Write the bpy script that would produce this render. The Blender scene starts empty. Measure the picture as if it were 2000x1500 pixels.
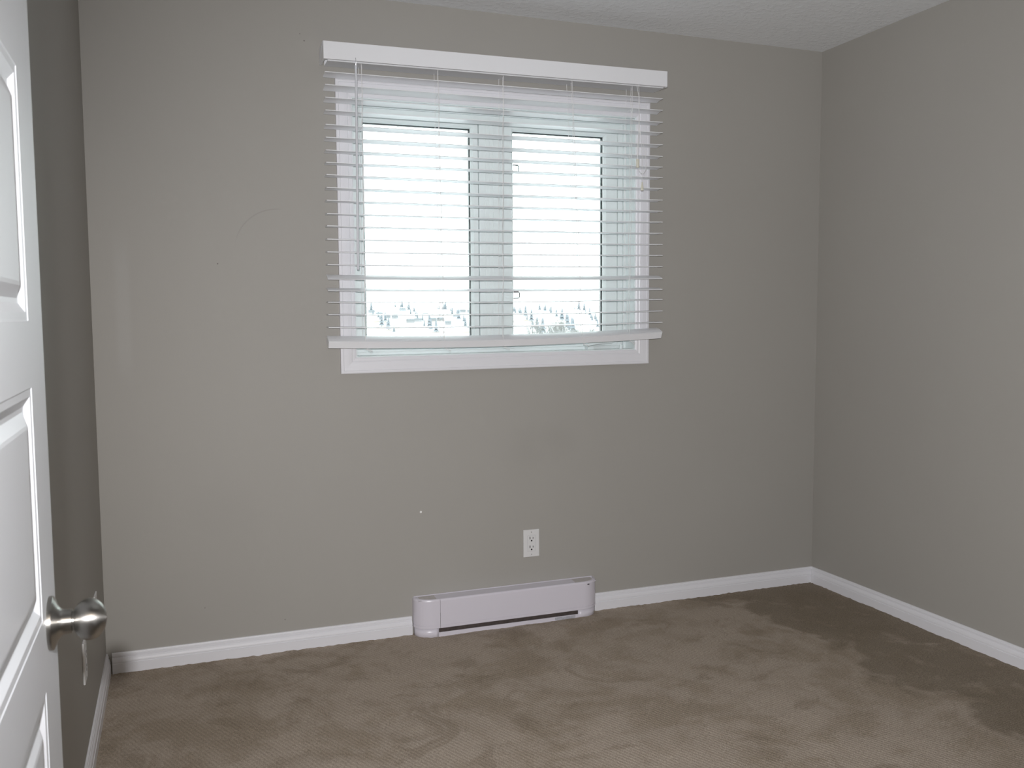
import bpy, math, random
from mathutils import Vector, Matrix, noise
random.seed(7)
PI = math.pi
scn = bpy.context.scene
COL = scn.collection

# ------------------------------------------------------------------ camera
CAM = Vector((0.255, -3.4493, 1.2589)); YAW, PITCH, ROLL = 0.3609, -0.0808, -0.0056
F_PX, PX, PY = 1774.93, 1006.93, 761.12
fwd = Vector((math.sin(YAW)*math.cos(PITCH), math.cos(YAW)*math.cos(PITCH), math.sin(PITCH)))
rgt0 = Vector((math.cos(YAW), -math.sin(YAW), 0)); up0 = rgt0.cross(fwd)
rgt = rgt0*math.cos(ROLL) + up0*math.sin(ROLL); up = -rgt0*math.sin(ROLL) + up0*math.cos(ROLL)
cd = bpy.data.cameras.new('camera'); cam = bpy.data.objects.new('camera', cd); COL.objects.link(cam)
M = Matrix((rgt, up, -fwd)).transposed().to_4x4(); M.translation = CAM
cam.matrix_world = M
cd.sensor_fit = 'HORIZONTAL'; cd.sensor_width = 22.3; cd.lens = F_PX/2000*22.3
cd.shift_x = -(PX-1000)/2000; cd.shift_y = (PY-750)/2000
cd.clip_start = 0.02; cd.clip_end = 6000
cd.dof.use_dof = True; cd.dof.focus_distance = 3.3; cd.dof.aperture_fstop = 9.0
scn.camera = cam

# ------------------------------------------------------------------ world, lights, exposure
w = bpy.data.worlds.new('overcast'); scn.world = w; w.use_nodes = True
nt = w.node_tree; nt.nodes.clear()
bg = nt.nodes.new('ShaderNodeBackground'); wo = nt.nodes.new('ShaderNodeOutputWorld')
bg.inputs['Color'].default_value = (0.94, 0.97, 1.0, 1); bg.inputs['Strength'].default_value = 7.6
nt.links.new(bg.outputs[0], wo.inputs[0])

def light(name, kind, loc, energy, color, **kw):
    d = bpy.data.lights.new(name, kind); d.energy = energy; d.color = color
    for k, v in kw.items(): setattr(d, k, v)
    o = bpy.data.objects.new(name, d); COL.objects.link(o); o.location = loc
    return o
# the camera's pop-up flash, above and a little to the left of the lens
fl = light('camera_flash', 'SPOT', CAM + up*0.098 - rgt*0.022 - fwd*0.05, 300, (1.0, 0.985, 1.0),
           spot_size=math.radians(108), spot_blend=0.9, shadow_soft_size=0.016)
fl.rotation_euler = (fwd - up*0.05 + rgt*0.20).to_track_quat('-Z', 'Y').to_euler()
# dim incandescent lamp in the hallway behind the photographer
light('hallway_lamp', 'POINT', (1.05, -4.2, 2.2), 17, (1.0, 0.80, 0.58), shadow_soft_size=0.12)

scn.view_settings.view_transform = 'Standard'; scn.view_settings.look = 'None'
scn.view_settings.exposure = 0.0; scn.view_settings.gamma = 1.0
scn.view_settings.use_curve_mapping = False
scn.cycles.use_denoising = True
scn.cycles.max_bounces = 10; scn.cycles.diffuse_bounces = 5; scn.cycles.transparent_max_bounces = 16

# ------------------------------------------------------------------ materials
def lin(c):
    f = lambda v: (v/255/12.92) if v/255 <= 0.04045 else ((v/255+0.055)/1.055)**2.4
    return tuple(f(v) for v in c) + (1,)
def mat(name, rgb, rough=0.5, metal=0.0, spec=0.5, bump=None, vary=None, **inp):
    m = bpy.data.materials.new(name); m.use_nodes = True
    n = m.node_tree.nodes; l = m.node_tree.links; b = n['Principled BSDF']
    b.inputs['Base Color'].default_value = tuple(rgb)+(1,) if len(rgb) == 3 else rgb
    b.inputs['Roughness'].default_value = rough; b.inputs['Metallic'].default_value = metal
    b.inputs['Specular IOR Level'].default_value = spec
    for k, v in inp.items(): b.inputs[k.replace('_', ' ')].default_value = v
    tc = n.new('ShaderNodeTexCoord')
    if vary:
        sc, amt = vary
        t = n.new('ShaderNodeTexNoise'); t.inputs['Scale'].default_value = sc; t.inputs['Detail'].default_value = 4
        l.new(tc.outputs['Object'], t.inputs['Vector'])
        mx = n.new('ShaderNodeMix'); mx.data_type = 'RGBA'
        c = Vector(b.inputs['Base Color'].default_value[:3])
        mx.inputs[6].default_value = tuple(c*(1-amt))+(1,); mx.inputs[7].default_value = tuple(c*(1+amt))+(1,)
        l.new(t.outputs['Fac'], mx.inputs[0]); l.new(mx.outputs[2], b.inputs['Base Color'])
    if bump:
        sc, st, dist = bump
        t = n.new('ShaderNodeTexNoise'); t.inputs['Scale'].default_value = sc; t.inputs['Detail'].default_value = 3
        l.new(tc.outputs['Object'], t.inputs['Vector'])
        bp = n.new('ShaderNodeBump'); bp.inputs['Strength'].default_value = st; bp.inputs['Distance'].default_value = dist
        l.new(t.outputs['Fac'], bp.inputs['Height']); l.new(bp.outputs[0], b.inputs['Normal'])
    return m

M_trim = mat('white_trim_paint', (0.74, 0.74, 0.77), 0.38, bump=(60, 0.05, 0.001), vary=(3, 0.02))
M_vinyl = mat('white_vinyl', (0.72, 0.77, 0.77), 0.35, vary=(2, 0.015))
M_slat = mat('white_faux_wood', (0.80, 0.81, 0.83), 0.42, vary=(5, 0.02))
M_cord = mat('white_cord', (0.82, 0.82, 0.82), 0.8, bump=(900, 0.2, 0.0005))
M_ivory = mat('ivory_plastic', (0.66, 0.64, 0.54), 0.45, vary=(40, 0.03))
M_wand = mat('clear_grey_wand', (0.68, 0.70, 0.74), 0.25, vary=(10, 0.03))
M_enamel = mat('white_enamel', (0.655, 0.63, 0.69), 0.3, spec=0.4, vary=(4, 0.015))
M_enamel_dirty = mat('scuffed_enamel', (0.50, 0.47, 0.46), 0.5, vary=(60, 0.2))
M_dark = mat('dark_void', (0.035, 0.03, 0.03), 0.8, vary=(30, 0.2))
M_fin = mat('dusty_dark_steel', (0.07, 0.055, 0.05), 0.6, vary=(55, 0.7))
M_tape = mat('grey_label', (0.42, 0.42, 0.46), 0.5, vary=(160, 0.35))
M_plate = mat('outlet_plastic', (0.70, 0.70, 0.70), 0.35, vary=(20, 0.01))
M_slot = mat('outlet_slot', (0.02, 0.015, 0.015), 0.6, vary=(30, 0.1))
M_spacer = mat('dark_spacer', (0.05, 0.055, 0.06), 0.45, vary=(20, 0.1))
M_steel = mat('zinc_screw', (0.6, 0.6, 0.62), 0.3, 1.0, vary=(30, 0.05))
M_nickel = mat('satin_nickel', (0.36, 0.35, 0.33), 0.33, 1.0, vary=(25, 0.03), Anisotropic=0.85, Anisotropic_Rotation=0.25)
_n = M_nickel.node_tree; _t = _n.nodes.new('ShaderNodeTangent'); _t.direction_type = 'RADIAL'; _t.axis = 'X'; _n.links.new(_t.outputs[0], _n.nodes['Principled BSDF'].inputs['Tangent'])
M_door = mat('white_door_paint', (0.62, 0.64, 0.67), 0.42, bump=(220, 0.05, 0.0006), vary=(2, 0.01))

def glass():
    m = bpy.data.materials.new('window_glass'); m.use_nodes = True
    n = m.node_tree.nodes; l = m.node_tree.links; n.clear()
    o = n.new('ShaderNodeOutputMaterial'); mx = n.new('ShaderNodeMixShader'); tr = n.new('ShaderNodeBsdfTransparent')
    gl = n.new('ShaderNodeBsdfGlossy'); fr = n.new('ShaderNodeFresnel')
    tr.inputs[0].default_value = (0.93, 0.96, 0.95, 1); gl.inputs['Roughness'].default_value = 0.02; fr.inputs[0].default_value = 1.45
    l.new(fr.outputs[0], mx.inputs[0]); l.new(tr.outputs[0], mx.inputs[1]); l.new(gl.outputs[0], mx.inputs[2]); l.new(mx.outputs[0], o.inputs[0])
    return m
M_glass = glass()

class NT:                                                    # tiny node-building helper
    def __init__(s, m):
        s.t = m.node_tree; s.n = s.t.nodes; s.l = s.t.links
    def math(s, op, a, b=None, clamp=False):
        x = s.n.new('ShaderNodeMath'); x.operation = op; x.use_clamp = clamp
        for i, v in enumerate((a, b)):
            if v is None: continue
            if isinstance(v, (int, float)): x.inputs[i].default_value = v
            else: s.l.new(v, x.inputs[i])
        return x.outputs[0]
    def noise(s, vec, scale, detail=3, rough=0.5, dist=0.0):
        x = s.n.new('ShaderNodeTexNoise'); x.inputs['Scale'].default_value = scale; x.inputs['Detail'].default_value = detail
        x.inputs['Roughness'].default_value = rough; x.inputs['Distortion'].default_value = dist
        s.l.new(vec, x.inputs['Vector']); return x.outputs['Fac']
    def smooth(s, v, a, b):
        x = s.n.new('ShaderNodeMapRange'); x.interpolation_type = 'SMOOTHSTEP'
        x.inputs['From Min'].default_value = a; x.inputs['From Max'].default_value = b
        s.l.new(v, x.inputs['Value']); return x.outputs['Result']
    def mix(s, fac, a, b):
        x = s.n.new('ShaderNodeMix'); x.data_type = 'RGBA'
        for i, v in ((0, fac), (6, a), (7, b)):
            if isinstance(v, (int, float)): x.inputs[i].default_value = v
            elif isinstance(v, tuple): x.inputs[i].default_value = v
            else: s.l.new(v, x.inputs[i])
        return x.outputs[2]
    def pos(s):
        return s.n.new('ShaderNodeNewGeometry').outputs['Position']
    def xyz(s, vec):
        x = s.n.new('ShaderNodeSeparateXYZ'); s.l.new(vec, x.inputs[0]); return x.outputs
    def dist(s, vec, p):
        x = s.n.new('ShaderNodeVectorMath'); x.operation = 'DISTANCE'; s.l.new(vec, x.inputs[0]); x.inputs[1].default_value = p
        return x.outputs['Value']

def wall_mat(name, scuffs=False):
    m = mat(name, (0.335, 0.322, 0.298), 0.62, spec=0.3)
    N = NT(m); b = N.n['Principled BSDF']; P = N.pos()
    base = N.mix(N.noise(P, 1.3, 3), (0.345, 0.332, 0.306, 1), (0.372, 0.360, 0.332, 1))
    if scuffs:
        # a faint curved rub mark left of the window, small nicks, a pale fleck, a rubbed band by the corner
        d = N.dist(P, (0.635, 0.0, 1.495)); x, y, z = N.xyz(P)
        ring = N.math('SUBTRACT', 1.0, N.smooth(N.math('ABSOLUTE', N.math('SUBTRACT', d, 0.158)), 0.0010, 0.0035))
        ring = N.math('MULTIPLY', ring, N.smooth(z, 1.50, 1.60)); ring = N.math('MULTIPLY', ring, N.math('SUBTRACT', 1.0, N.smooth(x, 0.61, 0.66)))
        base = N.mix(N.math('MULTIPLY', ring, 0.22), base, (0.20, 0.19, 0.18, 1))
        for p, r, c, k in (((1.1536, 0, 0.4886), 0.0055, (0.8, 0.8, 0.78, 1), 1.0), ((0.418, 0, 1.452), 0.003, (0.12, 0.11, 0.11, 1), 0.8),
                           ((0.742, 0, 2.262), 0.003, (0.10, 0.09, 0.09, 1), 0.8), ((0.727, 0, 2.285), 0.002, (0.10, 0.09, 0.09, 1), 0.8),
                           ((0.62, 0, 0.12), 0.003, (0.15, 0.14, 0.13, 1), 0.6), ((0.335, 0, 0.20), 0.004, (0.2, 0.19, 0.18, 1), 0.4)):
            s_ = N.math('SUBTRACT', 1.0, N.smooth(N.dist(P, p), r*0.6, r)); base = N.mix(N.math('MULTIPLY', s_, k), base, c)
        for p, r, k in (((1.60, 0, 0.72), 0.12, 0.10), ((1.75, 0, 0.74), 0.09, 0.10), ((0.42, 0, 0.52), 0.16, 0.05)):
            dd = N.math('ADD', N.dist(P, p), N.math('MULTIPLY', N.noise(P, 6, 3), 0.12))
            s_ = N.math('SUBTRACT', 1.0, N.smooth(dd, r*0.5, r+0.08)); base = N.mix(N.math('MULTIPLY', s_, k), base, (0.20, 0.19, 0.17, 1))
        band = N.math('SUBTRACT', 1.0, N.smooth(N.math('ABSOLUTE', N.math('SUBTRACT', x, 0.10)), 0.01, 0.035))
        band = N.math('MULTIPLY', N.math('MULTIPLY', band, N.smooth(z, 1.0, 1.15)), N.math('SUBTRACT', 1.0, N.smooth(z, 1.42, 1.6)))
        base = N.mix(N.math('MULTIPLY', band, 0.12), base, (0.5, 0.5, 0.5, 1))
    N.l.new(base, b.inputs['Base Color'])
    bp = N.n.new('ShaderNodeBump'); bp.inputs['Strength'].default_value = 0.12; bp.inputs['Distance'].default_value = 0.001
    N.l.new(N.noise(P, 240, 3), bp.inputs['Height']); N.l.new(bp.outputs[0], b.inputs['Normal'])
    return m
M_wall = wall_mat('taupe_wall_paint'); M_wallb = wall_mat('taupe_wall_paint_scuffed', True)

def ceil_mat():
    m = mat('textured_ceiling', (0.82, 0.84, 0.86), 0.8, spec=0.2)
    N = NT(m); b = N.n['Principled BSDF']; P = N.pos()
    v = N.n.new('ShaderNodeTexVoronoi'); v.inputs['Scale'].default_value = 55; N.l.new(P, v.inputs['Vector'])
    h = N.math('MULTIPLY', N.smooth(N.noise(P, 45, 4, 0.6), 0.48, 0.62), 1.0)
    bp = N.n.new('ShaderNodeBump'); bp.inputs['Strength'].default_value = 0.35; bp.inputs['Distance'].default_value = 0.003
    N.l.new(h, bp.inputs['Height']); N.l.new(bp.outputs[0], b.inputs['Normal']); return m
M_ceil = ceil_mat()

def carpet_mat():
    m = mat('beige_cut_pile_carpet', (0.19, 0.155, 0.12), 0.95, spec=0.1)
    N = NT(m); b = N.n['Principled BSDF']; P = N.pos(); x, y, z = N.xyz(P)
    light_c, mid_c, dark_c = (0.500, 0.424, 0.350, 1), (0.385, 0.318, 0.246, 1), (0.205, 0.168, 0.120, 1)
    n1 = N.noise(P, 2.6, 5, 0.58, 0.7); n2 = N.noise(P, 7.5, 4, 0.6, 0.4)
    c = N.mix(N.smooth(N.math('ADD', N.math('MULTIPLY', n1, 0.65), N.math('MULTIPLY', n2, 0.35)), 0.41, 0.57), mid_c, light_c)
    # pile brushed the other way: a strip along the right-hand wall and by the back wall
    wob = N.math('ADD', N.math('MULTIPLY', N.math('SUBTRACT', N.noise(P, 3.4, 4, 0.6, 0.6), 0.5), 0.55), N.math('MULTIPLY', N.math('SUBTRACT', n2, 0.5), 0.25))
    strip = N.smooth(N.math('ADD', x, wob), 2.51, 2.60)
    s2 = N.smooth(N.math('ADD', N.math('ADD', N.math('MULTIPLY', y, 1.0), N.math('MULTIPLY', N.math('SUBTRACT', x, 2.0), 0.36)), wob), 0.02, 0.16)
    s2 = N.math('MULTIPLY', s2, N.smooth(x, 1.9, 2.1))
    patch = N.math('MULTIPLY', N.math('MAXIMUM', strip, s2), N.smooth(n2, 0.26, 0.46))
    c = N.mix(N.math('MULTIPLY', patch, 0.74), c, dark_c)
    c = N.mix(N.math('MULTIPLY', N.smooth(N.noise(P, 4.3, 5, 0.6, 1.2), 0.54, 0.66), 0.45), c, (0.250, 0.200, 0.145, 1))
    fine = N.noise(P, 260, 3, 0.7)
    c = N.mix(N.smooth(fine, 0.3, 0.72), N.mix(0.42, c, (0.04, 0.03, 0.02, 1)), N.mix(0.20, c, (0.6, 0.51, 0.41, 1)))
    wv = N.n.new('ShaderNodeTexWave'); wv.inputs['Scale'].default_value = 34; wv.inputs['Distortion'].default_value = 3.0
    wv.inputs['Detail'].default_value = 2; wv.inputs['Detail Scale'].default_value = 8; wv.bands_direction = 'DIAGONAL'
    mp = N.n.new('ShaderNodeMapping'); mp.inputs['Rotation'].default_value = (0, 0, 0.35); N.l.new(P, mp.inputs[0]); N.l.new(mp.outputs[0], wv.inputs['Vector'])
    c = N.mix(N.math('MULTIPLY', wv.outputs['Fac'], 0.09), c, (0.09, 0.07, 0.05, 1))
    N.l.new(c, b.inputs['Base Color'])
    bp = N.n.new('ShaderNodeBump'); bp.inputs['Strength'].default_value = 0.6; bp.inputs['Distance'].default_value = 0.004
    hgt = N.math('ADD', fine, N.math('MULTIPLY', wv.outputs['Fac'], 0.35))
    N.l.new(hgt, bp.inputs['Height']); N.l.new(bp.outputs[0], b.inputs['Normal'])
    b.inputs['Sheen Weight'].default_value = 0.0
    return m
M_carpet = carpet_mat()

# ------------------------------------------------------------------ mesh helpers
class MB:
    """collects shapes; build() links them as ONE mesh object"""
    def __init__(s): s.v = []; s.f = []; s.sm = []
    def add(s, vs, fs, smooth=False):
        k = len(s.v); s.v += [tuple(v) for v in vs]; s.f += [tuple(i+k for i in f) for f in fs]; s.sm += [smooth]*len(fs); return s
    def box(s, x0, x1, y0, y1, z0, z1):
        return s.add([(x, y, z) for x in (x0, x1) for y in (y0, y1) for z in (z0, z1)],
                     [(0, 1, 3, 2), (4, 6, 7, 5), (0, 4, 5, 1), (2, 3, 7, 6), (0, 2, 6, 4), (1, 5, 7, 3)])
    def grid(s, rows, close_u=False, close_v=False, smooth=True):
        n = len(rows); m = len(rows[0]); vs = [p for r in rows for p in r]; fs = []
        for i in range(n if close_u else n-1):
            for j in range(m if close_v else m-1):
                a, b = i, (i+1) % n; c, d = j, (j+1) % m
                fs.append((a*m+c, b*m+c, b*m+d, a*m+d))
        return s.add(vs, fs, smooth)
    def cap(s, ring, flip=False):
        return s.add(ring, [tuple(range(len(ring)))[::-1 if flip else 1]])
    def tube(s, pts, r, n=8, caps=True):
        pts = [Vector(p) for p in pts]; rows = []
        ref = Vector((0.123, 0.31, 0.95)).normalized()
        for i, p in enumerate(pts):
            d = (pts[min(i+1, len(pts)-1)]-pts[max(i-1, 0)]).normalized()
            if abs(d.dot(ref)) > 0.97: ref = Vector((1, 0.1, 0)).normalized()
            a = d.cross(ref).normalized(); b = d.cross(a)
            rr = r[i] if isinstance(r, (list, tuple)) else r
            rows.append([p + (a*math.cos(t)+b*math.sin(t))*rr for t in [2*PI*k/n for k in range(n)]])
        s.grid(rows, close_v=True)
        if caps: s.cap(rows[0]); s.cap(rows[-1], True)
        return s
    def lathe(s, prof, origin, axis='x', n=48, sgn=1):
        o = Vector(origin); rows = []
        for (d, r) in prof:
            ring = []
            for k in range(n):
                t = 2*PI*k/n; c, q = math.cos(t)*r, math.sin(t)*r
                ring.append(o + (Vector((d*sgn, c, q)) if axis == 'x' else Vector((c, q, d)) if axis == 'z' else Vector((c, d*sgn, q))))
            rows.append(ring)
        return s.grid(rows, close_v=True)
    def build(s, name, m, parent=None, bevel=0, post=None, label=None, autosmooth=False):
        me = bpy.data.meshes.new(name)
        vs = [post(v) for v in s.v] if post else s.v
        me.from_pydata(vs, [], s.f); me.update()
        import bmesh
        bm = bmesh.new(); bm.from_mesh(me); bmesh.ops.remove_doubles(bm, verts=bm.verts, dist=1e-6)
        bmesh.ops.recalc_face_normals(bm, faces=bm.faces); bm.to_mesh(me); bm.free()
        if any(s.sm):
            for p in me.polygons: p.use_smooth = True
            me.set_sharp_from_angle(angle=math.radians(35))
        for mm in (m if isinstance(m, (list, tuple)) else [m]): me.materials.append(mm)
        o = bpy.data.objects.new(name, me); COL.objects.link(o)
        if parent: o.parent = parent
        if label: o['label'] = label
        if bevel:
            b = o.modifiers.new('bevel', 'BEVEL'); b.width = bevel; b.segments = 2; b.limit_method = 'ANGLE'
        return o
def tag(o, label, cat, group=None, kind=None):
    o['label'] = label; o['category'] = cat
    if group: o['group'] = group
    if kind: o['kind'] = kind
    return o
def empty(name, loc=(0, 0, 0)):
    o = bpy.data.objects.new(name, None); COL.objects.link(o); o.location = loc; o.empty_display_size = 0.1; return o
def local(loc):                                               # world coordinates -> coordinates of a thing at loc
    L = Vector(loc); return lambda v: tuple(Vector(v)-L)
def extrude_x(prof, x0, x1, mitre0=0, mitre1=0):              # profile [(y, z)] swept along x
    mb = MB(); n = len(prof)
    a = [(x0 + mitre0*abs(y), y, z) for y, z in prof]; b = [(x1 + mitre1*abs(y), y, z) for y, z in prof]
    mb.add(a+b, [(i, (i+1) % n, n+(i+1) % n, n+i) for i in range(n)] + [tuple(range(n)), tuple(range(2*n-1, n-1, -1))]); return mb

# ------------------------------------------------------------------ room shell
W, H, D, HB = 3.0473, 2.44, -3.03, -4.75
OX0, OX1, OZ0, OZ1 = 0.905, 2.104, 1.103, 2.085
SH = lambda v: (v[0], v[1], v[2] + 0.0075*(v[0]-1.5))        # the window sits a hair out of level

b = MB(); b.box(-0.12, OX0, 0, 0.15, -0.05, H+0.1); b.box(OX1, W+0.12, 0, 0.15, -0.05, H+0.1)
b.box(OX0, OX1, 0, 0.15, -0.05, OZ0); b.box(OX0, OX1, 0, 0.15, OZ1, H+0.1)
tag(b.build('wall_back', M_wallb), 'taupe painted far wall with the window, scuffed, behind the baseboard heater', 'wall', kind='structure')
tag(MB().box(-0.12, 0, HB, 0.0, -0.05, H+0.1).build('wall_left', M_wall), 'narrow strip of taupe wall seen behind the open door', 'wall', kind='structure')
tag(MB().box(W, W+0.12, HB, 0.0, -0.05, H+0.1).build('wall_right', M_wall), 'bare taupe wall on the right of the corner', 'wall', kind='structure')
b = MB(); b.box(0.0, 0.097, D-0.115, D, 0, H); b.box(0.905, W, D-0.115, D, 0, H); b.box(0.097, 0.905, D-0.115, D, 2.06, H)
tag(b.build('wall_front', M_wall), 'taupe wall around the doorway where the photographer stands', 'wall', kind='structure')
tag(MB().box(-0.12, W+0.12, HB-0.1, HB, -0.05, H+0.1).build('wall_hallway', M_wall), 'taupe hallway wall behind the doorway', 'wall', kind='structure')
tag(MB().box(-0.12, W+0.12, HB, 0.0, H, H+0.1).build('ceiling', M_ceil), 'white ceiling with a light orange-peel texture', 'ceiling', kind='structure')

# carpet: a fine uneven pile surface, fuzzy where it meets the baseboards
def carpet():
    def axis(a, b, fine, coarse, band):
        out = [a]; x = a
        while x < b-1e-6:
            x += fine if (x-a < band or b-x < band) else coarse
            out.append(min(x, b))
        return out
    xs = axis(0, W, 0.006, 0.016, 0.05); ys = axis(-2.4, 0, 0.006, 0.016, 0.05)
    rows = []
    for y in ys:
        r = []
        for x in xs:
            h = noise.noise(Vector((x*55, y*55, 0)))*0.0022 + noise.noise(Vector((x*9, y*9, 3)))*0.0025
            e = min(x-0.012, W-0.012-x, -0.012-y)
            if e < 0.02: h += 0.0035*(noise.noise(Vector((x*140, y*140, 7)))+0.25)
            r.append((x, y, h))
        rows.append(r)
    mb = MB(); mb.grid(rows)
    mb.box(0, W, HB, -2.4, -0.03, 0.0)
    me = bpy.data.meshes.new('floor'); me.from_pydata(mb.v, [], mb.f); me.update()
    for p in me.polygons: p.use_smooth = True
    me.materials.append(M_carpet)
    o = bpy.data.objects.new('floor', me); COL.objects.link(o); return o
tag(carpet(), 'worn beige cut-pile carpet with darker brushed patches along the right wall', 'carpet', kind='structure')
tag(MB().box(-0.12, W+0.12, HB, 0.15, -0.09, -0.032).build('floor_slab', M_dark), 'subfloor under the beige carpet', 'floor', kind='structure')

# baseboards
def base_prof(h=0.0735, t=0.0140):
    return [(0, -0.02), (-t, -0.02), (-t, h*0.48), (-t*0.82, h*0.495), (-t*0.80, h*0.52), (-t*0.92, h*0.54), (-t*0.90, h*0.60), (-t*0.78, h*0.69), (-t*0.52, h*0.77), (-t*0.36, h*0.785),
            (-t*0.36, h*0.81), (-t*0.58, h*0.825), (-t*0.56, h*0.88), (-t*0.40, h*0.90), (-t*0.38, h*0.93), (-t*0.46, h*0.94), (-t*0.40, h*0.985), (-t*0.25, h), (0, h)]
bp = base_prof()
tag(extrude_x(bp, 0.0185, 1.1095).build('baseboard_back', M_trim), 'white moulded baseboard on the window wall left of the heater', 'baseboard', kind='structure')
tag(extrude_x(bp, 1.9085, W, 0, -1).build('baseboard_back', M_trim), 'white moulded baseboard on the window wall right of the heater', 'baseboard', kind='structure')
def side_board(name, xw, sgn, y0, y1, label, mit=1.0):
    mb = MB(); n = len(bp)
    a = [(xw+sgn*y*-1, y0, z) for y, z in bp]; c = [(xw+sgn*y*-1, y1 + y*mit, z) for y, z in bp]
    mb.add(a+c, [(i, (i+1) % n, n+(i+1) % n, n+i) for i in range(n)] + [tuple(range(n)), tuple(range(2*n-1, n-1, -1))])
    return tag(mb.build(name, M_trim), label, 'baseboard', kind='structure')
side_board('baseboard_left', 0, 1, D, -0.002, 'white moulded baseboard running along the left wall behind the door', 0.2)
side_board('baseboard_right', W, -1, D, -0.0005, 'white moulded baseboard along the bare right wall', 1.0)

# ------------------------------------------------------------------ window
win = empty('window_1', (1.5, 0, 1.594)); L0 = local(win.location)
tag(win, 'white double casement window with bright snowy view behind the blind', 'window', kind='structure')
post = lambda v: L0(SH(v))
CX0, CX1, CZ0, CZ1, CT = 0.8487, 2.1601, 1.0494, 2.1387, 0.0600
cprof = [(0, 0.0), (0, -0.0165), (0.004, -0.018), (0.010, -0.018), (0.012, -0.0155), (0.030, -0.0150), (0.042, -0.0135), (0.046, -0.0110), (0.048, -0.0118), (0.056, -0.0105), (0.0600, -0.0085), (0.0600, 0.0)]  # (from outer edge inwards, y)
def casing(side):
    rows = []
    for (u, y) in cprof:
        x0, x1, z0, z1 = CX0+u, CX1-u, CZ0+u, CZ1-u
        c = {'bottom': ((x0, z0), (x1, z0)), 'top': ((x0, z1), (x1, z1)), 'left': ((x0, z0), (x0, z1)), 'right': ((x1, z0), (x1, z1))}[side]
        rows.append([(c[0][0], y, c[0][1]), (c[1][0], y, c[1][1])])
    mb = MB(); mb.grid(rows, close_u=True, smooth=False)
    mb.cap([r[0] for r in rows]); mb.cap([r[1] for r in rows]); return mb
for s in ('bottom', 'top', 'left', 'right'): casing(s).build('casing', M_trim, win, post=post)
# jamb liner (reveal)
JX0, JX1, JZ0, JZ1 = CX0+CT+0.004, CX1-CT-0.004, CZ0+CT+0.004, CZ1-CT-0.004
FY = 0.085
b = MB(); b.box(OX0-0.0, JX0, -0.004, 0.14, OZ0, OZ1); b.box(JX1, OX1, -0.004, 0.14, OZ0, OZ1)
b.box(JX0, JX1, -0.004, 0.14, OZ0, JZ0); b.box(JX0, JX1, -0.004, 0.14, JZ1, OZ1)
b.build('jamb_liner', M_vinyl, win, post=post)
def ring(mb, x0, x1, z0, z1, t, y0, y1, tb=None, tt=None, tr=None):
    tb = tb or t; tt = tt or t; tr = tr or t
    mb.box(x0, x0+t, y0, y1, z0, z1); mb.box(x1-tr, x1, y0, y1, z0, z1)
    mb.box(x0+t, x1-tr, y0, y1, z0, z0+tb); mb.box(x0+t, x1-tr, y0, y1, z1-tt, z1); return mb
b = ring(MB(), JX0, JX1, JZ0, JZ1, 0.012, FY-0.012, FY+0.05)
ring(b, JX0+0.012, JX1-0.012, JZ0+0.012, JZ1-0.012, 0.022, FY-0.002, FY+0.05, tb=0.024)
b.build('frame', M_vinyl, win, post=post, bevel=0.0012)
b = MB(); b.box(1.437, 1.5285, FY-0.001, FY+0.05, JZ0+0.034, JZ1-0.034)
b.box(1.464, 1.4655, FY-0.0028, FY, JZ0+0.034, JZ1-0.034); b.box(1.480, 1.4815, FY-0.0028, FY, JZ0+0.034, JZ1-0.034); b.box(1.495, 1.4965, FY-0.0028, FY, JZ0+0.034, JZ1-0.034)
b.build('mullion', M_vinyl, win, post=post, bevel=0.0012)
def sash(x0, x1, gx0, gx1, z0, z1, gz0, gz1, yf):
    s = empty('sash', (0, 0, 0)); s.parent = win
    mb = MB(); mb.box(x0, gx0-0.008, yf, yf+0.045, z0, z1); mb.box(gx1+0.008, x1, yf, yf+0.045, z0, z1)
    mb.box(gx0-0.008, gx1+0.008, yf, yf+0.045, z0, gz0-0.008); mb.box(gx0-0.008, gx1+0.008, yf, yf+0.045, gz1+0.008, z1)
    # sloping glazing bead
    out = [(gx0-0.008, yf, gz0-0.008), (gx1+0.008, yf, gz0-0.008), (gx1+0.008, yf, gz1+0.008), (gx0-0.008, yf, gz1+0.008)]
    inn = [(gx0, yf+0.012, gz0), (gx1, yf+0.012, gz0), (gx1, yf+0.012, gz1), (gx0, yf+0.012, gz1)]
    inb = [(p[0], yf+0.02, p[2]) for p in inn]
    mb.add(out+inn+inb, [(i, (i+1) % 4, 4+(i+1) % 4, 4+i) for i in range(4)] + [(4+i, 4+(i+1) % 4, 8+(i+1) % 4, 8+i) for i in range(4)])
    mb.build('sash_frame', M_vinyl, s, post=post)
    g = MB().box(gx0-0.004, gx1+0.004, yf+0.020, yf+0.024, gz0-0.004, gz1+0.004).build('pane', M_glass, s, post=post)
    ring(MB(), gx0-0.004, gx1+0.004, gz0-0.004, gz1+0.004, 0.0075, yf+0.0245, yf+0.038).build('spacer_bar', M_spacer, s, post=post, label='dark spacer bar around the pane')
    MB().box(gx0-0.004, gx1+0.004, yf+0.0385, yf+0.0425, gz0-0.004, gz1+0.004).build('pane', M_glass, s, post=post)
    return s
SZ0, SZ1, GZ0, GZ1 = JZ0+0.036, JZ1-0.036, 1.176, 2.012
sash(JX0+0.035, 1.434, 0.972, 1.406, SZ0, SZ1, GZ0, GZ1, FY+0.006)
rs = sash(1.531, JX1-0.035, 1.588, 2.001, SZ0, SZ1, GZ0, GZ1, FY+0.006)
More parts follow.
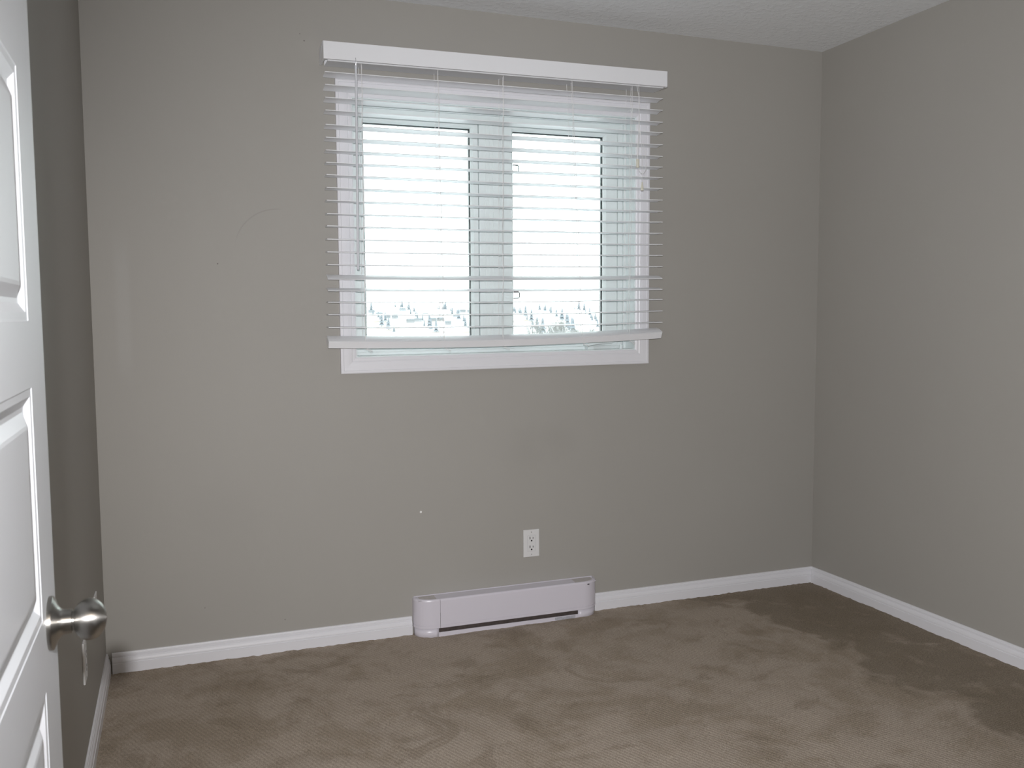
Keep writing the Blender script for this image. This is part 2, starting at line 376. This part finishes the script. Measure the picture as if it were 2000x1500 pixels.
# crank handle folded on the sill and its cover
c = MB()
prof = [(1.895, 0.000, 0.028), (1.915, 0.004, 0.030), (1.945, 0.009, 0.031), (1.985, 0.010, 0.031), (2.005, 0.010, 0.029), (2.012, 0.013, 0.024)]
rows = []
zb = JZ0+0.013
for (x, lo, hi) in prof:
    rows.append([(x, FY-0.055, zb+lo), (x, FY-0.012, zb+lo), (x, FY-0.010, zb+hi-0.006), (x, FY-0.020, zb+hi), (x, FY-0.048, zb+hi-0.002), (x, FY-0.057, zb+hi-0.008)])
c.grid(rows, close_v=True); c.cap(rows[0]); c.cap(rows[-1], True)
cr = c.build('crank_handle', M_vinyl, win, post=post, bevel=0.0015)
MB().box(1.90, 1.93, FY-0.045, FY-0.012, JZ0-0.001, JZ0+0.014).build('crank_base', M_vinyl, cr, post=post, bevel=0.002)
MB().lathe([(0, 0.0), (0.0, 0.009), (0.012, 0.008), (0.018, 0.004), (0.019, 0.0)], (2.062, FY-0.035, JZ0+0.0), 'z', 16).build('lock_knob', M_vinyl, win, post=post)
for zc in (1.861, 1.345):                                     # little bail-shaped sash clips against the bright glass
    p = [(1.583, FY+0.002, zc+0.0125), (1.605, FY+0.002, zc+0.0125), (1.609, FY+0.002, zc+0.009), (1.609, FY+0.002, zc-0.009), (1.605, FY+0.002, zc-0.0125), (1.583, FY+0.002, zc-0.0125)]
    MB().tube(p, 0.0025, 6).build('sash_clip', M_spacer, win, post=post, label='small dark wire sash clip')

# ------------------------------------------------------------------ blind
bl = empty('window_blind', (1.5, -0.045, 2.20)); LB = local(bl.location)
tag(bl, 'white faux-wood venetian blind with a box valance hanging over the window', 'blind')
SHB = lambda v: LB((v[0], v[1], v[2] + 0.0103*(v[0]-1.5)))
VX0, VX1, VZ0, VZ1, VY = 0.795, 2.195, 2.187, 2.2493, -0.097
b = MB(); b.box(VX0, VX1, VY, VY+0.008, VZ0, VZ1); b.box(VX0, VX0+0.008, VY+0.008, -0.001, VZ0, VZ1); b.box(VX1-0.008, VX1, VY+0.008, -0.001, VZ0, VZ1)
b.build('valance', M_slat, bl, bevel=0.0015, post=SHB)
b = MB(); b.box(0.812, 2.183, -0.081, -0.002, 2.184, 2.186); b.box(0.812, 2.183, -0.081, -0.079, 2.186, 2.232); b.box(0.812, 2.183, -0.004, -0.002, 2.186, 2.232)
b.build('headrail', M_slat, bl, post=SHB, bevel=0.0008)

ZL = [2.1406, 2.0955, 2.0502, 2.0049, 1.9541, 1.9086, 1.863, 1.8191, 1.7751, 1.7293, 1.6833, 1.6354, 1.5911, 1.543, 1.4967, 1.4502, 1.3974, 1.3545, 1.3131, 1.2673, 1.2204, 1.1690]
ZR = [2.1513, 2.1045, 2.0559, 2.0135, 1.9643, 1.9171, 1.8731, 1.8303, 1.7854, 1.7378, 1.6922, 1.647, 1.6008, 1.5545, 1.509, 1.4621, 1.4121, 1.3668, 1.3252, 1.277, 1.2292, 1.1872]
TL_ = [8.6, 12, 8, 4, 7, 5.5, 2, .5, 1, 2, .6, -.8, 0, -1.4, -1.7, -1.2, -21, -13.7, -2, -1, -1, -23]
TR_ = [7, 7, 4, 3, 4, 4, 3.5, 2, 2.5, 2.5, 1.5, 0, 0.5, -1.4, -1.7, -1.2, -17, -10, -2, -1, -1, -21]
SX0, SX1, SY = 0.803, 2.188, -0.047
HW, TH = 0.025, 0.0013
SAG = [0.0]*4 + [0.001]*4 + [0.002]*4 + [0.003]*4 + [0.004, 0.004, 0.006, 0.0065, 0.007, 0.013]
def slat_pt(i, t, v, up_):                                    # t along 0..1, v across -1 (room side) .. 1
    T = math.radians(TL_[i]*(1-t)+TR_[i]*t)
    zf = ZL[i]*(1-t)+ZR[i]*t - SAG[i]*4*t*(1-t)
    dx = (i/21)*0.007; x = SX0 - dx + t*(SX1-SX0+2*dx)
    zc = zf - HW*math.sin(T)
    crown = 0.0022*(1-v*v) + up_*TH
    y = SY + v*HW*math.cos(T) + crown*math.sin(T); z = zc - v*HW*math.sin(T) + crown*math.cos(T)
    return Vector((x, y, z))
NS, NV = 18, 6
def slat(i, name='slat', label=None):
    rows = []
    for a in range(NS+1):
        t = a/NS
        rows.append([slat_pt(i, t, -1+2*k/NV, 1) for k in range(NV+1)] + [slat_pt(i, t, 1-2*k/NV, -1) for k in range(NV+1)])
    mb = MB(); mb.grid(rows, close_v=True); mb.cap(rows[0]); mb.cap(rows[-1], True)
    mb.build(name, M_slat, bl, post=LB, label=label)
for i in range(22): slat(i, label='tilted slat with its upper side showing' if i in (16, 17) else None)
rows = []
for a in range(NS+1):                                         # bottom rail under the last slat
    t = a/NS; p0 = slat_pt(21, t, -1, -1); p1 = slat_pt(21, t, 1, -1)
    d = (p1-p0).normalized(); n = Vector((0, d.z, -d.y)); n = -n if n.z > 0 else n
    e = 0.02 if 0 < a < NS else 0
    rows.append([p0+n*0.0008, p0+n*0.004, p0+n*0.0262+d*0.001, p0+n*0.0290+d*0.006, p1+n*0.0290-d*0.006, p1+n*0.0262-d*0.001, p1+n*0.004, p1+n*0.0008])
b = MB(); b.grid(rows, close_v=True, smooth=False); b.cap(rows[0]); b.cap(rows[-1], True)
b.build('bottom_rail', M_slat, bl, post=LB, bevel=0.0008)

def ladder(x_top, x_bot, lift=True, sway=0.0):
    mb = MB(); t_of = lambda x: (x-SX0)/(SX1-SX0)
    fr, bk, ce = [], [], []
    top = 2.186 + 0.0103*(x_top-1.5)
    for s_ in (fr, bk, ce): s_.append(None)
    fr[0] = (x_top, SY-HW-0.0015, top); bk[0] = (x_top, SY+HW+0.0012, top); ce[0] = (x_top+0.006, SY-0.004, top)
    for i in range(22):
        f = (i+1)/22; x = x_top*(1-f)+x_bot*f + sway*math.sin(i*1.3)*0.4; t = t_of(x)
        pf = slat_pt(i, t, -1, 0); pb = slat_pt(i, t, 1, 0)
        fr.append((x, pf.y-0.0030, pf.z)); bk.append((x, pb.y+0.0022, pb.z)); ce.append((x+0.006+sway*math.sin(i*.9), SY-0.002, (pf.z+pb.z)/2))
        if i < 21: mb.tube([(x, pf.y-0.003, pf.z-0.003), (x, (pf.y+pb.y)/2, (pf.z+pb.z)/2-0.0022), (x, pb.y+0.0022, pb.z-0.003)], 0.0007, 4)
    mb.tube(fr, 0.0009, 5); mb.tube(bk, 0.0009, 5)
    if lift: mb.tube(ce, 0.0010, 5)
    x, y, z = fr[-1]; zr = slat_pt(21, t_of(x), -1, 0).z-0.030
    lp = [(x+0.004, y+0.004, zr+0.010), (x+0.012, y+0.001, zr-0.003), (x+0.024, y-0.002, zr-0.010), (x+0.027, y-0.002, zr-0.006), (x+0.018, y, zr+0.000), (x+0.002, y+0.006, zr+0.001)]
    mb.tube(lp, 0.0010, 5)
    mb.build('ladder_cord', M_cord, bl, post=LB)
for a, c_ in ((0.935, 0.930), (1.224, 1.236), (1.486, 1.478), (1.776, 1.822), (2.045, 2.036)): ladder(a, c_, sway=0.002)
# tilt wand
wd = MB().tube([(0.910, -0.099, 2.165), (0.9095, -0.101, 2.12), (0.905, -0.102, 1.60), (0.9032, -0.102, 1.432)], [0.0042, 0.0044, 0.0046, 0.0048], 8).build('tilt_wand', M_wand, bl, post=LB, label='slim grey plastic tilt wand')
MB().tube([(0.910, -0.090, 2.195), (0.910, -0.0985, 2.190), (0.910, -0.1025, 2.178), (0.910, -0.099, 2.162)], 0.0014, 6).build('wand_hook', M_steel, wd, post=LB)
# pull cords
pc = MB(); y = -0.102
pc.tube([(2.055, -0.09, 2.20), (2.060, y, 2.14), (2.063, y, 2.00), (2.0575, y, 1.93), (2.056, y, 1.893)], 0.0009, 5)
pc.tube([(2.064, -0.09, 2.20), (2.0625, y, 2.14), (2.060, y, 2.00), (2.055, y, 1.94), (2.0545, y, 1.893)], 0.0009, 5)
pc.tube([(2.0585, y, 1.860), (2.062, y, 1.849), (2.072, y, 1.838), (2.084, y, 1.838), (2.093, y, 1.852), (2.095, y, 1.885), (2.090, y, 1.925), (2.080, y, 1.955), (2.070, y-0.001, 1.985), (2.064, y, 2.02)], 0.0008, 5)
pc.tube([(2.062, y-0.002, 2.02), (2.070, y-0.002, 1.965), (2.0755, y-0.002, 1.91), (2.0762, y-0.002, 1.80)], 0.0007, 5)
pco = pc.build('pull_cord', M_cord, bl, post=LB)
MB().lathe([(0, 0), (0, 0.0058), (0.003, 0.0066), (0.031, 0.0066), (0.034, 0.0058), (0.034, 0)], (2.0562, y, 1.8595), 'z', 16).build('cord_connector', M_ivory, pco, post=LB, label='ivory plastic cord connector')
MB().lathe([(0, 0), (0, 0.0058), (0.002, 0.0066), (0.010, 0.0060), (0.026, 0.0034), (0.034, 0.0022), (0.034, 0)], (2.0762, y-0.002, 1.768), 'z', 16).build('tassel', M_ivory, pco, post=LB, label='small ivory cord tassel')

# ------------------------------------------------------------------ outlets
def outlet(loc, ang, label, detail=True, kind='duplex'):
    t = empty('wall_outlet', loc); t.rotation_euler = (0, 0, ang)  # local: +x right, -y out of the wall, z up; origin at lower middle
    tag(t, label, 'outlet')
    w2, h = 0.035, 0.1143
    MB().box(-w2, w2, -0.0055, 0, 0, h).build('cover_plate', M_plate, t, bevel=0.0018)
    if kind == 'duplex':
        ins = MB().box(-0.0165, 0.0165, -0.0068, -0.0050, 0.024, 0.0903).build('receptacle', M_plate, t, bevel=0.0006)
        g = ring(MB(), -0.0172, 0.0172, 0.0233, 0.0910, 0.0006, -0.0058, -0.0053).build('receptacle_gap', M_tape, t)
        for zc in (0.0745, 0.0375):
            s = MB(); s.box(-0.0084, -0.0054, -0.0071, -0.006, zc, zc+0.0105); s.box(0.0054, 0.0079, -0.0071, -0.006, zc+0.001, zc+0.0088)
            s.lathe([(-0.0071, 0.0), (-0.0071, 0.0035), (-0.006, 0.0035)], (0, 0, zc-0.0062), 'y', 12)
            s.build('plug_slot', M_slot, ins)
    for zc in (0.0105, 0.1038):
        MB().lathe([(-0.0066, 0.0), (-0.0066, 0.0018), (-0.005, 0.0026)], (0, 0, zc), 'y', 12).build('screw', M_steel, t)
    return t
outlet((1.6215, 0, 0.2628), 0, 'white duplex outlet on the wall above the baseboard heater')
outlet((0, -0.770, 0.270), PI/2, 'white outlet plate seen edge-on on the left wall, just below the door knob')
outlet((0, -0.372, 0.283), PI/2, 'white plate on the left wall mostly hidden behind the door knob', kind='blank')

# ------------------------------------------------------------------ baseboard heater
ht = empty('baseboard_heater', (1.5, -0.04, 0)); LH = local(ht.location)
tag(ht, 'white electric baseboard heater with rounded ends under the window wall outlet', 'heater')
HX0, HX1, HD, HZ0, HZ1 = 1.113, 1.9045, 0.072, 0.0335, 0.151
def plan(x0, x1, d, r, n=18):                                  # half-rounded plan outline, from wall left to wall right
    pts = [(x0, -0.001)]
    for k in range(n+1):
        a = PI - k*(PI/2)/n; pts.append((x0+r+r*math.cos(a), -(d-r*0.75) - r*0.75*math.sin(a)))
    for k in range(n+1):
        a = PI/2 - k*(PI/2)/n; pts.append((x1-r+r*math.cos(a), -(d-r*0.75) - r*0.75*math.sin(a)))
    pts.append((x1, -0.001)); return pts
def shell(segs, xa, xb, z_levels):
    """slice of the rounded housing between xa and xb; z_levels: (z, inset)"""
    rows = []
    for z, ins in z_levels:
        r = []
        for (x, y) in plan(HX0+ins, HX1-ins, HD-ins, 0.075):
            r.append((x, y, z))
        rows.append(r)
    return rows
def clip_rows(rows, xa, xb):
    out = []
    for r in rows:
        q = [p for p in r if xa-1e-6 <= p[0] <= xb+1e-6]
        yf = min(p[1] for p in r); z = r[0][2]
        if xb < HX1-1e-4: q.append((xb, yf, z))
        if xa > HX0+1e-4: q.insert(0, (xa, yf, z))
        out.append(q)
    n = min(len(q) for q in out); return [q[:n] if len(q) != n and xb < HX1 else q[-n:] for q in out]
lev = [(HZ0, 0.001), (HZ0+0.001, 0.0), (HZ0+0.0115, 0), (HZ0+0.0117, 0.0014), (HZ0+0.0131, 0.0014), (HZ0+0.0133, 0), (HZ1-0.008, 0), (HZ1-0.003, 0.0012), (HZ1-0.0008, 0.0035), (HZ1, 0.007)]
XS1, XS2 = 1.2085, 1.800
for nm, xa, xb in (('end_cap', HX0, XS1-0.0006), ('front_cover', XS1+0.0006, HX1)):
    b = MB(); rr = clip_rows(shell(None, xa, xb, lev), xa, xb); b.grid(rr, smooth=False)
    o = b.build(nm, M_enamel, ht, post=LH)
    so = o.modifiers.new('thickness', 'SOLIDIFY'); so.thickness = 0.002; so.offset = -1
# top grille: recessed shelf with a ledge, inner body and foot
extrude_x([(0, HZ1-0.0015), (-0.012, HZ1-0.001), (-0.046, HZ1-0.0035), (-0.060, HZ1-0.0045), (-0.060, HZ1-0.006), (0, HZ1-0.003)], HX0+0.012, HX1-0.012).build('top_ledge', M_enamel, ht, post=LH)
extrude_x([(-0.012, HZ1-0.0003), (-0.046, HZ1-0.0027), (-0.056, HZ1-0.0032), (-0.056, HZ1-0.005), (-0.012, HZ1-0.002)], HX0+0.02, HX0+0.085).build('top_plate', M_enamel_dirty, ht, post=LH, label='bare scuffed beige plate at the heater top')
extrude_x([(-0.012, HZ1-0.0003), (-0.046, HZ1-0.0027), (-0.056, HZ1-0.0032), (-0.056, HZ1-0.005), (-0.012, HZ1-0.002)], HX1-0.105, HX1-0.02).build('top_plate', M_enamel_dirty, ht, post=LH, label='bare scuffed beige plate at the heater top')
MB().box(HX0+0.006, HX1-0.006, -0.004, 0, 0.0, HZ1+0.0008).build('back_plate', M_enamel, ht, post=LH)
MB().box(XS1-0.01, XS2+0.01, -0.058, -0.006, 0.010, HZ0+0.04).build('heating_element', M_fin, ht, post=LH, label='dusty dark element behind the lower slot')
for nm, xa, xb in (('foot', HX0-1, XS1-0.006), ('foot', XS2+0.005, HX1+1)):
    b = MB(); fullr = [[(x, y, z) for x, y in plan(HX0+0.004, HX1-0.004, HD-0.004, 0.073)] for z in (-0.012, HZ0+0.002)]
    rr = [([p for p in r if p[0] <= xb] + [(xb, -(HD-0.004), r[0][2])]) if nm == 'foot' and xb < 1.5 else ([(xa, -(HD-0.004), r[0][2])] + [p for p in r if p[0] >= xa]) for r in fullr]; b.grid(rr)
    o = b.build(nm, M_enamel, ht, post=LH); so = o.modifiers.new('thickness', 'SOLIDIFY'); so.thickness = 0.002; so.offset = -1
MB().box(XS1-0.0065, XS2+0.0055, -(HD-0.0041), -(HD-0.007), -0.012, 0.0160).build('kick_strip', M_enamel, ht, post=LH)
MB().box(1.700, 1.792, -(HD-0.0030), -(HD-0.0042), 0.002, 0.0135).build('rating_label', M_tape, ht, post=LH, label='small grey printed label on the heater foot')
b = MB(); random.seed(3)
b.lathe([(-0.0006, 0), (-0.0006, 0.0042), (0.0006, 0.0042)], (1.838, -HD+0.0030, HZ1-0.0125), 'y', 10)
b.box(1.842, 1.856, -HD+0.0015, -HD+0.004, HZ1-0.0145, HZ1-0.0105); b.box(1.824, 1.829, -HD+0.0012, -HD+0.004, HZ1-0.015, HZ1-0.0115)
b.build('control_hole', M_slot, ht, post=LH, label='small black opening near the heater top right')

# ------------------------------------------------------------------ door
DX, DT, DH0, DH1 = 0.115, 0.035, 0.012, 2.035                 # face plane x, thickness
DY0, DY1 = D+0.002, -2.267                                    # hinge edge .. free edge
dr = empty('door_1', (DX-DT, DY0, 0)); LD = local(dr.location)
tag(dr, 'white five-panel door standing open at the left edge with a nickel knob', 'door', kind='structure')
PY0, PY1 = DY0+0.105, -2.376                                  # panels, hinge side .. free side
ZB = [(1.944, 1.587), (1.518, 1.2565), (1.187, 0.934), (0.856, 0.600), (0.530, 0.235)]
ZB[0] = (1.845, 1.587)
psteps = [(0, 0), (0.0010, 0.0008), (0.0090, 0.0011), (0.0185, 0.0062), (0.0235, 0.0066), (0.036, 0.0012), (0.040, 0.0006)]
b = MB()
zc = [DH1] + [z for p in ZB for z in p] + [DH0]
for k in range(0, len(zc)-1, 2): b.add([(DX, DY0, zc[k+1]), (DX, DY1, zc[k+1]), (DX, DY1, zc[k]), (DX, DY0, zc[k])], [(0, 1, 2, 3)])   # rails
for z1, z0 in ZB:
    for ya, yb in ((DY0, PY0), (PY1, DY1)): b.add([(DX, ya, z0), (DX, yb, z0), (DX, yb, z1), (DX, ya, z1)], [(0, 1, 2, 3)])
for fs in (((DX-DT, DY0, DH0), (DX-DT, DY1, DH0), (DX-DT, DY1, DH1), (DX-DT, DY0, DH1)), ((DX, DY1, DH0), (DX-DT, DY1, DH0), (DX-DT, DY1, DH1), (DX, DY1, DH1)),
           ((DX, DY0, DH0), (DX-DT, DY0, DH0), (DX-DT, DY0, DH1), (DX, DY0, DH1)), ((DX, DY0, DH1), (DX, DY1, DH1), (DX-DT, DY1, DH1), (DX-DT, DY0, DH1)),
           ((DX, DY0, DH0), (DX, DY1, DH0), (DX-DT, DY1, DH0), (DX-DT, DY0, DH0))): b.add(fs, [(0, 1, 2, 3)])
slab = b.build('door_leaf', M_door, dr, post=LD)
for z1, z0 in ZB:                                             # each moulded panel is a part
    rows = [[(DX-d, PY0+u, z0+u), (DX-d, PY1-u, z0+u), (DX-d, PY1-u, z1-u), (DX-d, PY0+u, z1-u)] for u, d in psteps]
    m_ = MB(); m_.grid(rows, close_v=True, smooth=False); m_.add(rows[-1], [(0, 1, 2, 3)])
    m_.build('door_panel', M_door, dr, post=LD, bevel=0.0004)
KY, KZ = -2.327, 0.9165
kp = [(0, 0), (0, 0.0300), (0.0025, 0.0305), (0.0045, 0.0298), (0.0065, 0.0262), (0.0090, 0.0200), (0.0120, 0.0158), (0.0150, 0.0140), (0.0225, 0.0136), (0.0235, 0.0134), (0.0240, 0.0112), (0.0262, 0.0112)]
kp += [(0.0415-0.0180*math.cos(a), 0.0238*math.sin(a)**0.92) for a in [math.radians(v) for v in (30, 38, 46, 54, 62, 70, 80, 90, 100, 110, 120, 130, 140, 150, 160, 168, 175)]] + [(0.0595, 0.0)]
kn = MB().lathe(kp, (DX, KY, KZ), 'x', 64).build('door_knob', M_nickel, dr, post=LD, label='round satin nickel door knob')
MB().box(DX-DT+0.006, DX-0.006, DY1-0.001, DY1+0.0015, KZ-0.028, KZ+0.028).build('latch_plate', M_nickel, dr, post=LD)
for hz in (0.25, 1.02, 1.80):
    MB().tube([(DX-DT/2+0.0, D-0.0005, hz-0.045), (DX-DT/2+0.0, D-0.0005, hz+0.045)], 0.0065, 10).build('hinge', M_nickel, dr, post=LD)
# door frame
b = MB(); b.box(0.0975, 0.1135, D-0.115, D-0.008, 0, 2.045); b.box(0.887, 0.903, D-0.115, D, 0, 2.045); b.box(0.0975, 0.903, D-0.115, D-0.008, 2.045, 2.059)
b.box(0.890, 0.950, D, D+0.014, 0, 2.10)
tag(b.build('trim_1', M_trim), 'white door frame lining the doorway', 'door frame', kind='structure')

# ------------------------------------------------------------------ outside: snowy valley under an overcast sky
M_snow = mat('patchy_snow', (0.62, 0.62, 0.64), 0.9)
def field_mat():
    m = mat('snowy_stubble', (0.6, 0.6, 0.6), 0.95, spec=0.1); N = NT(m); b_ = N.n['Principled BSDF']; P = N.pos()
    mp = N.n.new('ShaderNodeMapping'); mp.inputs['Scale'].default_value = (0.012, 0.03, 0.05); N.l.new(P, mp.inputs[0])
    c = N.mix(N.smooth(N.noise(mp.outputs[0], 1.0, 6, 0.62, 0.6), 0.44, 0.62), (0.62, 0.62, 0.64, 1), (0.175, 0.145, 0.122, 1))
    N.l.new(c, b_.inputs['Base Color']); return m
M_field = field_mat()
M_bark = mat('grey_bark', (0.165, 0.158, 0.155), 0.9, vary=(0.5, 0.3))
M_conifer = mat('hazy_conifer', (0.138, 0.148, 0.165), 0.9, vary=(0.1, 0.2))
M_house = mat('pale_siding', (0.20, 0.20, 0.21), 0.8, vary=(0.05, 0.1))
M_roof = mat('grey_shingle', (0.115, 0.12, 0.13), 0.9, vary=(0.2, 0.2))
def gz(x, y):
    r = math.hypot(x, y)
    h = -6.0 - 10*min(1, max(0, (y-40)/220)) + 34*max(0, min(1, (y-520)/900))**1.2
    h += 4*noise.noise(Vector((x/210, y/210, 0.3)))*min(1, y/250) + 9*noise.noise(Vector((x/330, y/500, 5)))*max(0, min(1, (y-600)/600))
    return h
ys = [3, 12, 25, 40, 60, 80, 110, 150, 200, 260, 330, 410, 500, 600, 700, 800, 900, 1000, 1100, 1200, 1350, 1500, 1800]
rows = [[(x_*(0.4+y_/700), y_, gz(x_*(0.4+y_/700), y_)) for x_ in range(-700, 1401, 42)] for y_ in ys]
b = MB(); b.grid(rows); tag(b.build('ground', M_field), 'snow-patched fields sloping away beyond the window', 'field', kind='structure')

def bare_tree(x, y, h, seed, label):
    rnd = random.Random(seed); mb = MB()
    def grow(p, d, l, r, k):
        q = p + d*l; mb.tube([p, (p+q)/2 + Vector((rnd.uniform(-1, 1), rnd.uniform(-1, 1), 0))*l*0.05, q], [r, r*0.8, r*0.6], 4, False)
        if k == 0: return
        for _ in range(4 if k > 1 else 5):
            a = Vector((rnd.uniform(-1, 1), rnd.uniform(-1, 1), rnd.uniform(0.15, 1.0))).normalized()
            grow(p+d*l*rnd.uniform(0.45, 1), (d*0.75+a*0.75).normalized(), l*rnd.uniform(0.55, 0.78), r*0.58, k-1)
    grow(Vector((0, 0, -0.5)), Vector((0, 0, 1)), h*0.36, h*0.016, 4)
    o = mb.build('bare_tree', M_bark); o.location = (x, y, gz(x, y)); tag(o, label, 'tree', 'bare trees beyond the right pane'); return o
lab = 'leafless tree in the hazy thicket seen through the lower right pane'
for k in range(13):
    rnd = random.Random(k+50); y = 150 + 13*((k*5) % 13); u = 0.384 + 0.0088*k
    bare_tree(0.255 + (y+3.45)*u, y, (1.259 - gz((y+3.45)*u, y)) * (0.78 + 0.42*math.sin(PI*min(1, (k+1)/13)) + rnd.uniform(-.06, .06)), k, lab)
def conifer(x, y, h, s):
    mb = MB()
    for j in range(4):
        z0 = h*(0.08+0.21*j); r = h*0.30*(1-j*0.2)
        mb.lathe([(0, r), (h*0.05, r*0.72), (h*0.32, 0.02)], (0, 0, z0), 'z', 7)
    mb.lathe([(0, h*0.02), (h*0.2, h*0.02)], (0, 0, 0), 'z', 6)
    o = mb.build('conifer', M_conifer); o.location = (x, y, gz(x, y)-0.3); o.rotation_euler = (0, 0, s); return o
first = None
rnd = random.Random(11); protos = []
for k in range(4):
    protos.append(conifer(0, 900, 13+2*k, k)); 
n_used = 0
def put(proto, x, y, label, cat, grp, sc=1.0, fresh=False):
    o = proto if fresh else proto.copy()
    if not fresh: COL.objects.link(o)
    o.location = (x, y, gz(x, y)-0.3); o.scale = (sc,)*3; o.rotation_euler = (0, 0, rnd.uniform(0, 6)); return tag(o, label, cat, grp)
for k in range(84):
    right = k % 2
    u = (0.37 if right else 0.19) + (0.13 if right else 0.14)*((k*0.61803) % 1)
    y = (640, 710, 900, 1000, 1120, 1250, 1310)[k % 7] + (k//14)*13
    put(protos[k % 4], 0.255 + (y+3.45)*u, y, 'hazy blue-grey conifer on the distant hillside through the right pane' if right else 'hazy blue-grey conifer on the distant hillside through the left pane',
        'tree', 'distant conifers through the right pane' if right else 'distant conifers through the left pane', rnd.uniform(0.4, 0.8), k < 4)
def house(x, y, wd_, s):
    h = empty('house', (x, y, gz(x, y)-0.5)); h.rotation_euler = (0, 0, s)
    MB().box(-wd_/2, wd_/2, -4, 4, 0, 5.2).build('wall', M_house, h)
    MB().add([(-wd_/2-.4, -4.6, 5), (wd_/2+.4, -4.6, 5), (wd_/2+.4, 4.6, 5), (-wd_/2-.4, 4.6, 5), (-wd_/2-.4, 0, 8), (wd_/2+.4, 0, 8)],
             [(0, 1, 5, 4), (2, 3, 4, 5), (0, 4, 3), (1, 2, 5), (0, 3, 2, 1)]).build('roof', M_roof, h)
    h.scale = (0.55,)*3
    return tag(h, 'tiny pale house on the far hillside through the left pane', 'house', 'houses on the far hill')
for k in range(16):
    y = rnd.uniform(700, 1150); u = 0.19 + 0.0088*k; house(0.255+(y+3.45)*u, y, rnd.uniform(10, 14), rnd.uniform(-.5, .5))
